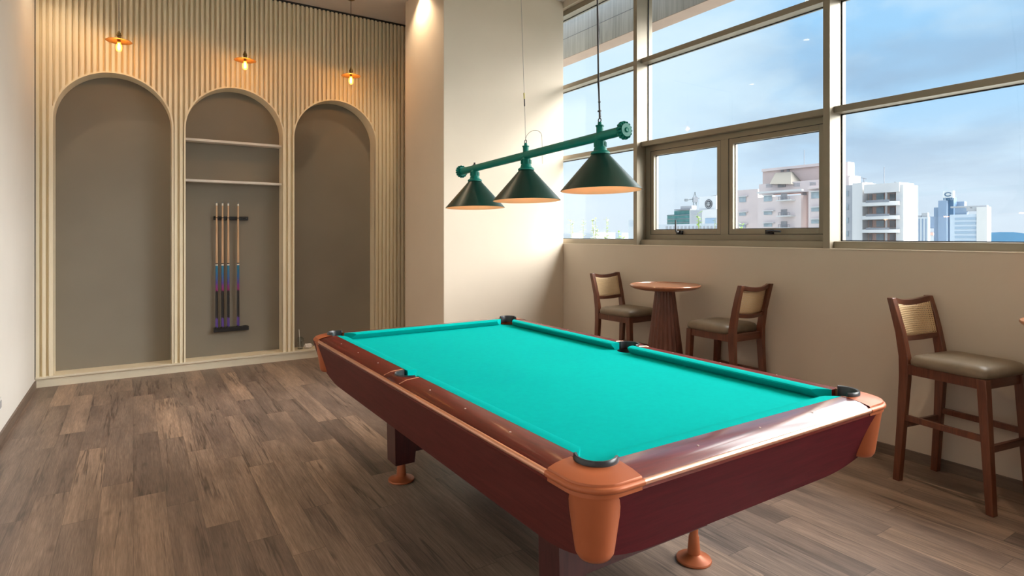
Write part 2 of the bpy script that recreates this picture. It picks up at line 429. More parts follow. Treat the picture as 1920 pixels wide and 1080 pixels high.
for x0, x1 in NI:                         # smooth arch linings
    r = (x1-x0)/2; c = (x0+x1)/2
    pts = [(x0, ZP)]+[(c-r*math.cos(PI*k/48), ZS+r*math.sin(PI*k/48)) for k in range(49)]+[(x1, ZP)]
    ro = r+.016
    pto = [(x0-.016, ZP)]+[(c-ro*math.cos(PI*k/48), ZS+ro*math.sin(PI*k/48)) for k in range(49)]+[(x1+.016, ZP)]
    y0, y1 = YS-.001, YB+.01
    L = lambda P, y: [(a, y, b) for a, b in P]
    m.strip(L(pts, y0), L(pto, y0)); m.strip(L(pts, y0), L(pts, y1)); m.strip(L(pto, y0), L(pto, y1))
struct(m.build('wall_back', M['slat'], smooth=30))
m = MB(); m.box((XL, YS+.008, 4.168), (XR, YS+.06, ZC)); struct(m.build('shadow_gap_ceiling', M['gasket']))  # black strip painted in as the dark gap above the slats
m = MB(); m.box((XL, YS+.012, 0), (XR, YB, ZP-.02)); m.box((XL+.003, YS-.012, ZP-.02), (XR, YB, ZP)); struct(m.build('trim_plinth', M['plinth']))
m = MB(); m.box((XL, YS-.012, ZP-.02), (XL+.006, YS+.1, ZC)); struct(m.build('shadow_gap_corner', M['gasket']))  # black strip standing in for the shade in the corner gap

# two shelves in the middle niche
for z, lab in ((2.515, 'white shelf higher up inside the middle arched niche'), (2.07, 'lower white shelf in the middle arched niche, above the cue rack')):
    m = MB(); m.box((.470, 7.262, z-.026), (1.4605, YB, z))
    tag(m.build('wall_shelf', M['shelf'], bevel=.002), lab, 'shelf', 'shelves in the middle niche')

# ------------------------------------------------------------------ curtain wall windows
XM, XT, XG = 4.235, 4.29, 4.40       # mullion face, transom face, glass
MU = [(4.282, 4.331), (2.342, 2.392), (.402, .452), (-1.538, -1.488), (-3.6, -3.55)]
bays = [(4.331, 6.34), (2.392, 4.282), (.452, 2.342), (-1.488, .402), (-3.55, -1.538)]
ZR = [(SILL+.0015, 1.4155), (2.3505, 2.3975), (3.186, 3.234), (4.055, 4.116)]
def frame_ring(mb, y0, y1, z0, z1, wy, wz, x0, x1):
    mb.box((x0, y0, z0), (x1, y0+wy, z1)); mb.box((x0, y1-wy, z0), (x1, y1, z1))
    mb.box((x0, y0+wy, z0), (x1, y1-wy, z0+wz)); mb.box((x0, y0+wy, z1-wz), (x1, y1-wy, z1))
for i, (y0, y1) in enumerate(bays):
    w = sempty('window_%d' % (i+1))
    m = MB(); a, b = MU[i]; m.box((XM, a, SILL), (XG+.05, b, 4.116)); m.build('mullion', M['frame'], w, bevel=.0015)
    for j, (z0, z1) in enumerate(ZR):
        m = MB(); m.box((XT, y0, z0), (XG+.03, y1, z1)); m.build(('bottom_rail','transom','transom','head_rail')[j], M['frame'], w, bevel=.0015)
    for j in range(3):
        z0, z1 = ZR[j][1], ZR[j+1][0]
        if j == 0 and i == 1: continue
        m = MB(); frame_ring(m, y0, y1, z0, z1, .008, .007, XG-.012, XG-.002); m.build('gasket', M['gasket'], w)
        m = MB(); m.box((XG, y0, z0), (XG+.006, y1, z1)); m.build('pane', M['glass'], w)
    if i == 1:
        z0, z1 = ZR[0][1], ZR[1][0]; xf = 4.36
        m = MB(); frame_ring(m, y0, y1, z0, z1, .062, .050, xf, XG+.03); ymid = 3.34
        m.box((xf, 3.300, z0+.05), (XG+.03, 3.380, z1-.05)); m.build('casement_frame', M['frame'], w, bevel=.0015)
        for (a, b, yh, up) in ((3.380, y1-.062, 3.836, True), (y0+.062, 3.300, 2.90, False)):
            s_ = MB(); frame_ring(s_, a+.004, b-.004, z0+.054, z1-.054, .038, .044, xf+.004, XG+.03)
            so = s_.build('sash', M['frame'], w, bevel=.0015)
            g_ = MB(); frame_ring(g_, a, b, z0+.05, z1-.05, .004, .004, xf+.003, xf+.03); g_.build('gasket', M['gasket'], so)
            g_ = MB(); frame_ring(g_, a+.042, b-.042, z0+.098, z1-.098, .005, .005, XG-.006, XG-.001); g_.build('gasket', M['gasket'], so)
            g_ = MB(); g_.box((XG, a+.042, z0+.098), (XG+.006, b-.042, z1-.098)); g_.build('pane', M['glass'], so)
            h = MB(); zz = z0+.054+.012
            h.box((xf-.022, yh-.03, zz-.012), (xf+.004, yh+.03, zz+.022)); h.tube([(xf-.02, yh, zz+.005), (xf-.045, yh, zz+.005)], .011, 10)
            if up: h.tube([(xf-.045, yh, zz+.0), (xf-.05, yh+.012, zz+.03), (xf-.05, yh+.014, zz+.12)], [.010,.008,.007], 8)
            else: h.tube([(xf-.045, yh, zz+.006), (xf-.05, yh-.04, zz+.012), (xf-.05, yh-.125, zz+.008)], [.010,.008,.007], 8)
            h.build('handle', M['black'], so, smooth=40)

# concrete beam outside, above the windows
m = MB(); m.box((4.93, YF-6, 3.862), (5.16, 12, 4.95)); b = struct(m.build('beam_outside', M['streak']))
m = MB(); m.box((4.932, YF-6, 3.856), (5.162, 12, 3.8625)); struct(m.build('beam_soffit', M['fascia']))
m = MB()
for z in (4.12, 4.42): m.box((4.928, YF-6, z), (4.931, 12, z+.006))
struct(m.build('beam_joint', M['rail']))

# ------------------------------------------------------------------ pool table
T = thing('pool_table', 'mahogany pool table with teal cloth and copper corner castings', 'pool table', (1.808, 2.617, 0))
A, B = .8075, 1.4385
ZB = .762
# bed with bites for the pockets
def bite(cx, cy, r, a0, a1, n=12): return [(cx+r*math.cos(a0+(a1-a0)*k/n), cy+r*math.sin(a0+(a1-a0)*k/n)) for k in range(n+1)]
bx, by, rp = .695, 1.325, .0565
def corner_bite(sx, sy):
    cx, cy = .670, 1.300
    x_e = cx-math.sqrt(rp*rp-(by-cy)**2); y_e = cy-math.sqrt(rp*rp-(bx-cx)**2)
    a0 = math.atan2(by-cy, x_e-cx); a1 = math.atan2(y_e-cy, bx-cx)+2*PI
    pts = bite(cx, cy, rp, a0, a1)               # from the end-rail side to the long-rail side
    return [(sx*x, sy*y) for x, y in pts]
def side_bite(s):
    cx = .705; r = .066; d = math.sqrt(r*r-(cx-bx)**2); a = math.atan2(d, bx-cx)
    return [(s*x, y) for x, y in bite(cx, 0, r, a, 2*PI-a)]   # from +y to -y
out = corner_bite(1,-1)+side_bite(1)[::-1]+corner_bite(1,1)[::-1]+corner_bite(-1,1)+side_bite(-1)+corner_bite(-1,-1)[::-1]
m = MB(); m.prism(out, ZB-.04, ZB, lambda u,v,h: (u,v,h)); m.build('cloth_bed', M['cloth'], T)
m = MB(); m.box((-.60,-1.22,.56), (.60,1.22,ZB-.045)); m.build('underframe', M['black'], T)

def rail(nm_mat, y0, y1, axis, s, cush, sights, cy=(0,0)):
    """wooden rail between two pockets; axis 'Y' runs along the long side. s = side sign"""
    off = A if axis == 'Y' else B
    P = (lambda o,t,z: (s*(off-o), t, z)) if axis == 'Y' else (lambda o,t,z: (t, s*(off-o), z))
    prof = [(.006,.752),(.006,.782),(.014,.788),(.04,.797),(.08,.8025),(.1175,.803),(.1175,.752)]
    m = MB(); m.loft([[P(o,y0,z) for o,z in prof], [P(o,y1,z) for o,z in prof]])
    r_ = m.build('rail', nm_mat, T, smooth=25)
    # cushion: nose ends are pulled in towards the table
    c0, c1, n0, n1 = cush
    sec = [(.1175,.7635),(.1175,.8035),(.135,.8045),(.158,.8035),(.170,.8000),(.1725,.7945),(.168,.7885),(.145,.7635)]
    def loop(base, nose): return [P(o, base+(nose-base)*min(1,max(0,(o-.1175)/.055)), z) for o,z in sec]
    m = MB(); m.loft([loop(c0,n0), loop(c1,n1)]); m.build('cushion', M['cloth'], r_, smooth=30)
    for t in sights:
        q = MB(); c = P(.062, t, .8008)
        q.lathe([(0,.0010),(.0036,.0008),(.004,-.002)], 12, Matrix.Translation(c)); q.build('sight', M['sight'], r_, smooth=40)
    # bead
    q = MB(); q.tube([P(.004,y0,.774), P(.004,y1,.774)], .0098, 12); q.build('bead', M['bead'], r_, smooth=50)
for s in (-1, 1):
    for e in (-1, 1):
        y0, y1 = sorted((e*.098, e*1.2435))
        nose = (y0+.0, y1) if False else None
        c = (y0-(.040 if e > 0 else 0), y1+(.040 if e < 0 else 0), y0-(.028 if e > 0 else -.058), y1+(.028 if e < 0 else -.058))
        rail(M['mahog'], y0, y1, 'Y', s, c, [e*.3175*k for k in (1,2,3)])
    rail(M['mahogx'], -.6175, .6175, 'X', s, (-.6175,.6175,-.552,.552), [-.3175,0,.3175])

# corner castings with rubber rings and copper buckets
def corner(sx, sy):
    fr = .11; NN = 40
    path = [(A, 1.2435)]+[(A-fr+fr*math.cos(t), B-fr+fr*math.sin(t)) for t in [PI/2*k/20 for k in range(21)]]+[(.6175, B)]
    def resample(pts, n):
        L = [0]
        for p, q in zip(pts, pts[1:]): L.append(L[-1]+math.dist(p,q))
        o = []
        for k in range(n+1):
            d = L[-1]*k/n; i = max(j for j in range(len(L)) if L[j] <= d+1e-9); i = min(i, len(pts)-2)
            t = (d-L[i])/(L[i+1]-L[i]); o.append((pts[i][0]+(pts[i+1][0]-pts[i][0])*t, pts[i][1]+(pts[i+1][1]-pts[i][1])*t))
        return o
    cx, cy, ro = .668, 1.298, .0650
    a0, a1 = math.radians(-40), math.radians(130)
    inner = [(.6905, 1.2435)]+[(cx+ro*math.cos(a0+(a1-a0)*k/24), cy+ro*math.sin(a0+(a1-a0)*k/24)) for k in range(25)]+[(.6175, 1.3205)]
    inner[0] = (max(inner[0][0], cx+ro*math.cos(a0)), 1.2435)
    O = resample(path, NN); I = resample(inner, NN)
    mir = lambda P, z: [(sx*x, sy*y, z) for x, y in P]
    def lerp(t): return [(i[0]+(o[0]-i[0])*t, i[1]+(o[1]-i[1])*t) for o, i in zip(O, I)]
    m = MB()
    prof = [(0,.752),(0,.8055),(.3,.8035),(.65,.7985),(.94,.7905),(.965,.786),(.97,.752)]
    m.loft([mir(lerp(t), z) for t, z in prof], closed=False, caps=False)
    c = m.build('corner_casting', M['copper'], T, smooth=35)
    q = MB(); q.tube(mir([(x-.003, y-.003) for x, y in path], .774), .0104, 12); q.build('bead', M['copper'], c, smooth=50)
    # ring
    q = MB(); loops = []
    for k in range(37):
        t = a0-.06+(a1-a0+.12)*k/36
        loops.append([(sx*(cx+r*math.cos(t)), sy*(cy+r*math.sin(t)), z) for r, z in ((.0535,.770),(.0640,.770),(.0670,.806),(.0662,.817),(.0625,.8215),(.0560,.820),(.0535,.814))])
    q.loft(loops); q.build('pocket_ring', M['rubber'], c, smooth=40)
    # liner: dark well below the bed, taller behind
    q = MB(); q.lathe([(.0,.60),(.050,.60),(.0545,.66),(.0545,ZB-.002)], 28, Matrix.Translation((sx*cx, sy*cy, 0))); q.build('pocket_liner', M['black'], c, smooth=40)
    # bucket
    bxc, byc = .714, 1.345
    q = MB(); q.lathe([(0,.553),(.030,.554),(.046,.559),(.0545,.572),(.057,.585),(.083,.766)], 36, Matrix.Translation((sx*bxc, sy*byc, 0)))
    q.build('pocket_bucket', M['copper'], c, smooth=40)
for sx in (-1,1):
    for sy in (-1,1): corner(sx, sy)

# side castings
for s in (-1,1):
    cx = .705; ro = .071
    inner = [(.690, .098)]+[(cx+ro*math.cos(t), ro*math.sin(t)) for t in [PI/2-PI*k/24+.0 for k in range(25)]]+[(.690, -.098)]
    n = len(inner); O = [(A-.006, .098-.196*k/(n-1)) for k in range(n)]
    m = MB(); mir = lambda P, z: [(s*x, y, z) for x, y in P]
    def lerp(t): return [(i[0]+(o[0]-i[0])*t, i[1]+(o[1]-i[1])*t) for o, i in zip(O, inner)]
    m.loft([mir(lerp(t), z) for t, z in ((0,.752),(0,.8035),(.5,.8015),(.85,.792),(1,.782),(1,.752))], closed=False, caps=False)
    c = m.build('side_casting', M['mahog'], T, smooth=30)
    for yy in (-.098,.098):
        q = MB(); q.tube([(s*(A-.012),yy,.787),(s*.76,yy,.8005),(s*.70,yy,.8045)], .002, 6); q.build('edge_strip', M['bead'], c)
    q = MB(); q.tube([(s*(A-.004),-.098,.774),(s*(A-.004),.098,.774)], .0098, 12); q.build('bead', M['bead'], c, smooth=50)
    q = MB(); loops = []
    for k in range(29):
        t = -PI/2+PI*k/28
        loops.append([(s*(cx+r*math.cos(t)), r*math.sin(t), z) for r, z in ((.062,.765),(.070,.765),(.071,.804),(.068,.810),(.063,.807))])
    q.loft(loops); q.build('pocket_ring', M['rubber'], c, smooth=40)
    q = MB(); q.lathe([(0,.705),(.050,.705),(.0605,.74),(.0645,ZB-.002)], 28, Matrix.Translation((s*cx,0,0))); q.build('pocket_liner', M['black'], c, smooth=40)

# aprons: leaning inwards, lower edge sweeping up to the corners
def apron(axis, s):
    if axis == 'Y': L, i0, i1, zb, off = 1.345, .010, .088, .503, A
    else: L, i0, i1, zb, off = .714, .010, .100, .512, B
    zt, ze, sw = .762, .562, .27
    L1 = 1.425 if axis == 'Y' else L           # far ends reach further round the pocket
    ts = [-L+(L+L1)*k/60 for k in range(61)]
    def low(t):
        d = min(1, max(0, (abs(t)-(L-sw))/sw)); return zb+(ze-zb)*d**2.2
    def P(t, z, th):
        o = i0+(i1-i0)*(zt-z)/(zt-zb)+th
        return (s*(off-o), t, z) if axis == 'Y' else (t, s*(off-o), z)
    m = MB()
    m.loft([[P(t,zt,0), P(t,low(t),0), P(t,low(t),.022), P(t,zt,.022)] for t in ts])
    m.build('apron', M['apron' if axis == 'Y' else 'apronx'], T, smooth=25)
for s in (-1,1): apron('Y', s); apron('X', s)

# legs joined by a cross panel at each end, on copper levelling feet
ox, oy = 1.808, 2.617
for (lx, ly) in ((1.378,1.790),(2.120,1.787),(1.345,3.315),(2.120,3.315)):
    x, y = lx-ox, ly-oy
    inn = 1 if x < 0 else -1
    m = MB(); pr = [(-.062,.115),(-.072,.60),(.17,.60),(.12,.42),(.085,.27),(.066,.18),(.058,.115)]; hy_ = .066
    if inn < 0: pr = [(-.045,.160),(-.055,.60),(.055,.60),(.045,.160)]; hy_ = .030
    m.prism([(x+inn*u, v) for u, v in pr], y-hy_, y+hy_, lambda u,v,h: (u,h,v))
    lg = m.build('leg', M['legw'], T, bevel=.006)
    q = MB(); q.lathe([(0,.001),(.076,.001),(.0775,.006),(.0755,.011),(.060,.016),(.034,.027),(.0285,.032),(.0285,.034),(.0225,.108),(.019,.113),(.019,.122 if inn > 0 else .17),(0,.122 if inn > 0 else .17)], 32, Matrix.Translation((x,y,0)))
    q.build('foot', M['copper'], lg, smooth=35)
for yy, xa, xb in ((1.715,1.33,2.17),(3.255,1.30,2.17)):
    m = MB(); m.box((xa-ox+.02, yy-oy+.02, .168), (xb-ox-.02, yy-oy+.05, .58)); m.build('cross_panel', M['legw'], T, bevel=.003)

# ------------------------------------------------------------------ billiard lamp over the table
LB = thing('billiard_lamp', 'green three-shade billiard lamp hanging over the pool table', 'lamp', (1.808, 2.665, 1.8975))
LB.rotation_euler = (-.028, 0, 0)
YA = Matrix.Rotation(-PI/2, 4, 'X')        # local z -> world y
m = MB(); m.tube([(0,-.745,0),(0,.755,0)], .0215, 20); m.build('bar', M['green'], LB, smooth=40)
for e in (-1,1):
    m = MB(); MM = Matrix.Translation((0, e*.76, 0)) @ YA
    m.lathe([(0,-.016),(.029,-.016),(.031,-.006),(.031,.006),(.029,.016),(0,.016)], 28, MM)
    for k in range(15):
        t = 2*PI*k/15; m.sphere((.034*math.cos(t), e*.76, .034*math.sin(t)), .0075, 8, 6, (1,2.0,1))
    m.lathe([(0,e*.020),(.008,e*.022),(.0115,e*.018),(.0115,0)], 16, MM); m.build('end_rosette', M['green'], LB, smooth=50)
SY = [2.064-2.665, 0.008, 3.249-2.665]
for i, y in enumerate(SY):
    MM = Matrix.Translation((0, y, 0))
    m = MB(); m.lathe([(.020,-.012),(.026,-.022),(.026,-.050),(.0295,-.056),(.0315,-.066),(.040,-.070),(.0445,-.076),(.0445,-.082),(.036,-.084)], 28, MM)
    for k in range(10):
        t = 2*PI*k/10; m.box((-.003,-.0018,-.048), (.003,.0018,-.026), MM @ Matrix.Rotation(t,4,'Z') @ Matrix.Translation((.0265,0,0)))
    h = m.build('shade_holder', M['green'], LB, smooth=30)
    m = MB(); m.lathe([(.034,-.082),(.040,-.083),(.183,-.2445),(.1865,-.249)], 56, MM); m.lathe([(.1865,-.249),(.1835,-.2495)], 56, MM)
    sh = m.build('shade', M['shade'], LB, smooth=30)
    m = MB(); m.lathe([(.0,-.090),(.036,-.0905),(.1825,-.2495)], 56, MM); m.build('shade_lining', M['shadein'], sh, smooth=30)
    m = MB(); m.lathe([(.0,-.21),(.018,-.205),(.029,-.18),(.026,-.15),(.014,-.12),(.013,-.092)], 16, MM); m.build('light_bulb', M['warmbulb'], sh, smooth=50)
    l = bpy.data.lights.new('shade_glow', 'POINT'); l.energy = 1.1; l.color = (1,.50,.24); l.shadow_soft_size = .03
    lo = bpy.data.objects.new('shade_glow', l); C.objects.link(lo); lo.location = (1.808, 2.665+y, 1.8975-.225-.028*y)
    if i < 2:
        m = MB(); m.lathe([(.024,-.005),(.0165,.018),(.0165,.045),(.0195,.047),(.0195,.052),(.010,.053),(.009,.066),(0,.067)], 20, MM); m.build('hanger_cap', M['green'], LB, smooth=35)
        m = MB(); m.tube([(0, y+.0095*math.cos(2*PI*k/14), .075+.0095*math.sin(2*PI*k/14)) for k in range(14)], .0026, 6, closed=True); m.build('eye_ring', M['cable'], LB, smooth=60)
    else:
        m = MB(); m.lathe([(.012,.018),(.012,.024),(.006,.025),(.006,.036),(0,.036)], 10, MM); m.build('bolt', M['cable'], LB)
zt = ZC-1.8975
m = MB(); yy = SY[0]
m.tube([(0,yy,.084),(.002,yy+.002,.11),(0,yy+.003,.3),(-.002,yy-.002,.6),(.003,yy+.006,.95),(0,yy+.002,1.2),(0,yy+.065,zt)], .0042, 8)
m.tube([(.006,yy,.09),(-.004,yy+.004,.25),(.006,yy,.5),(-.003,yy+.003,.8),(.005,yy+.004,1.1),(0,yy+.065,zt)], .0022, 6)
m.box((-.004,yy-.007,.115),(.004,yy+.009,.121)); m.sphere((0,yy,.16),.006); m.build('power_cable', M['cable'], LB, smooth=60)
m = MB(); yy = SY[1]
m.tube([(0,yy,.084),(0,yy+.066,zt)], .0013, 6); sw = m.build('steel_wire', M['steel'], LB, smooth=60)
m = MB(); m.tube([(0,yy+.007,.312),(0,yy+.008,.345)], .0042, 8); m.build('wire_sleeve', M['yellow'], sw, smooth=60)
m = MB(); m.tube([(0,yy+.0055,.272),(0,yy+.007,.311)], .0034, 8); m.build('wire_clamp', M['cable'], sw, smooth=60)
m = MB(); m.tube([(0,yy,.088)]+[(.012*(1-math.cos(t)), yy-.059+.059*math.cos(t), .085+.042*math.sin(t)) for t in [PI*k/14 for k in range(15)]]+[(.024,yy-.119,.03),(.024,yy-.120,-.06)], .0011, 6); m.build('loose_wire', M['cable'], LB)

# ------------------------------------------------------------------ pendants
def pendant(loc, lab):
    P = thing('pendant_lamp', lab, 'pendant lamp', loc, 0, 'pendant lamps along the slatted wall')
    zc = ZC-loc[2]
    m = MB(); m.lathe([(0,zc),(.045,zc),(.045,zc-.012),(.030,zc-.022),(.006,zc-.026),(0,zc-.026)], 24); m.build('ceiling_canopy', M['brassd'], P, smooth=35)
    m = MB(); m.tube([(0,0,.095),(0,0,zc-.02)], .0032, 8); m.build('cord', M['cable'], P)
    m = MB(); m.lathe([(0,.100),(.006,.098),(.010,.082),(.016,.078),(.0165,.066),(.021,.064),(.021,.050),(.017,.046),(.017,.030),(.024,.027),(.024,.018),(.014,.016),(.014,-.010)], 20); m.build('lamp_socket', M['brassd'], P, smooth=30)
    m = MB(); m.lathe([(.012,.021),(.040,.017),(.104,.003),(.109,-.001),(.104,-.0005),(.040,.013),(.012,.017)], 40); m.build('disc_shade', M['brass'], P, smooth=35)
    m = MB(); m.lathe([(.013,-.004),(.014,-.02),(.0225,-.038),(.0265,-.056),(.025,-.074),(.018,-.090),(.006,-.099),(0,-.100)], 24); b_ = m.build('light_bulb', M['bulb'], P, smooth=60)
    m = MB()
    for k in range(4):
        t = PI/2*k; c, s = math.cos(t)*.008, math.sin(t)*.008
        m.tube([(c*.6,s*.6,-.022),(c,s,-.05),(c*.7,s*.7,-.078)], .0016, 6)
    m.build('filament', M['filament'], b_)
    l = bpy.data.lights.new('pendant_glow', 'POINT'); l.energy = 4.2; l.color = (1,.55,.24); l.shadow_soft_size = .02
    lo = bpy.data.objects.new('pendant_glow', l); C.objects.link(lo); lo.location = (loc[0], loc[1], loc[2]-.055)
for loc, lab in (((-.1147,6.72,3.30), 'brass disc pendant lamp hanging in front of the first niche by the left wall'),
                 ((.987,6.72,3.295), 'brass disc pendant lamp hanging above the niche with the cue rack'),
                 ((2.111,6.72,3.297), 'brass disc pendant lamp above the empty niche beside the column')): pendant(loc, lab)

# ------------------------------------------------------------------ cue rack and cues
YW = YB-.001
RK = thing('cue_rack', 'black wall-mounted cue rack in the middle arched niche', 'cue rack', (.962, YB, .5))
def nz(py): return None
def rack_rail(z, nm, clips):
    m = MB(); m.box((-.205,-.03,z-.024-.5),(.155,-.002,z+.018-.5)); r_ = m.build(nm, M['black'], RK, bevel=.004)
    for cx in clips:
        q = MB(); q.tube([(cx+.017*math.cos(t), -.047+.017*math.sin(t), z-.5) for t in [PI*.62-PI*1.24*0+PI*1.0*k/10*1.75 for k in range(11)]], .0045, 6); q.build('cue_clip', M['black'], r_, smooth=50)
CX = [.7865, .846, .9045, 1.0065]
slots = [x-.962 for x in CX]+[.115]
rack_rail(1.655, 'upper_rail', slots)
m = MB(); m.box((-.205,-.075,.372-.5),(.155,-.002,.418-.5)); lr = m.build('lower_rail', M['black'], RK, bevel=.005)
for cx in slots:
    q = MB(); q.lathe([(.018,.416-.5),(.022,.416-.5),(.022,.424-.5),(.018,.424-.5)], 16, Matrix.Translation((cx,-.047,0))); q.build('cue_cup', M['black'], lr)
labs = ['maple and blue pool cue nearest the left end of the cue rack', 'second maple and blue pool cue from the left end of the cue rack', 'maple and blue pool cue third along, beside the gap in the rack', 'single maple and blue pool cue standing apart right of the gap']
def cue(x, lab):
    Q = thing('pool_cue', lab, 'pool cue', (x, YB-.047, .4185), 0, 'pool cues in the rack')
    m = MB(); m.lathe([(0,0),(.0145,0),(.0145,.02),(.0125,.70),(0,.70)], 16); m.build('butt', M['cueb'], Q, smooth=40)
    m = MB(); m.lathe([(.0128,.70),(.0128,.716),(.0,.716)], 16); m.build('joint_collar', M['white'], Q, smooth=40)
    m = MB(); m.lathe([(.0130,.716),(.0130,.726),(.0,.726)], 16); m.build('joint_ring', M['black'], Q, smooth=40)
    m = MB(); m.lathe([(.0122,.726),(.0085,1.375),(0,1.375)], 16); m.build('shaft', M['cuew'], Q, smooth=40)
    m = MB(); m.lathe([(.0086,1.375),(.0086,1.400),(0,1.400)], 12); m.build('ferrule', M['white'], Q, smooth=40)
    m = MB(); m.lathe([(.0082,1.400),(.0078,1.409),(.004,1.412),(0,1.413)], 12); m.build('tip', M['tip'], Q, smooth=40)
    return Q
proto = cue(CX[0], labs[0])
for x, lab in zip(CX[1:], labs[1:]):
    c = copy_tree(proto); c.location = (x, YB-.047, .4185); c['label'] = lab

# ------------------------------------------------------------------ cup and napkin left in the right niche
K = thing('plastic_cup', 'empty clear plastic cup with a dome lid and straw in the right niche', 'cup', (1.672, 7.262, ZP))
m = MB(); m.lathe([(0,.002),(.029,.002),(.030,.006),(.040,.098),(.0415,.100),(.0395,.100),(.0290,.008),(0,.006)], 24); m.build('cup_body', M['cup'], K, smooth=40)
m = MB(); m.lathe([(.0425,.097),(.0425,.103),(.036,.128),(.022,.142),(.010,.146),(.009,.143),(.021,.139),(.034,.126),(.040,.103)], 24); m.build('dome_lid', M['cup'], K, smooth=40)
m = MB(); m.tube([(-.004,0,.012),(-.010,-.004,.15),(-.016,-.006,.235)], .0038, 8); m.build('straw', M['white'], K, smooth=60)
m = MB(); bmesh.ops.create_icosphere(m.bm, subdivisions=3, radius=.042)
for v in m.bm.verts:
    k = .72+.38*random.random(); v.co = Vector((v.co.x*1.25*k, v.co.y*k, (v.co.z*.72*k)+.030)); v.co.z = max(v.co.z, .0)
tag(m.build('paper_napkin', M['paper'], loc=(1.762, 7.262, ZP)), 'crumpled white paper napkin beside the plastic cup in the niche', 'napkin')

# wall socket on the left wall
O = thing('wall_outlet', 'white wall outlet low on the left wall', 'outlet', (XL, 5.40, .277))
m = MB(); m.box((0,-.043,-.043),(.009,.043,.043)); m.build('cover_plate', M['plastic'], O, bevel=.004)
m = MB(); m.box((.008,-.026,-.026),(.012,.026,.026)); m.build('socket_face', M['darkslot'], O, bevel=.003)

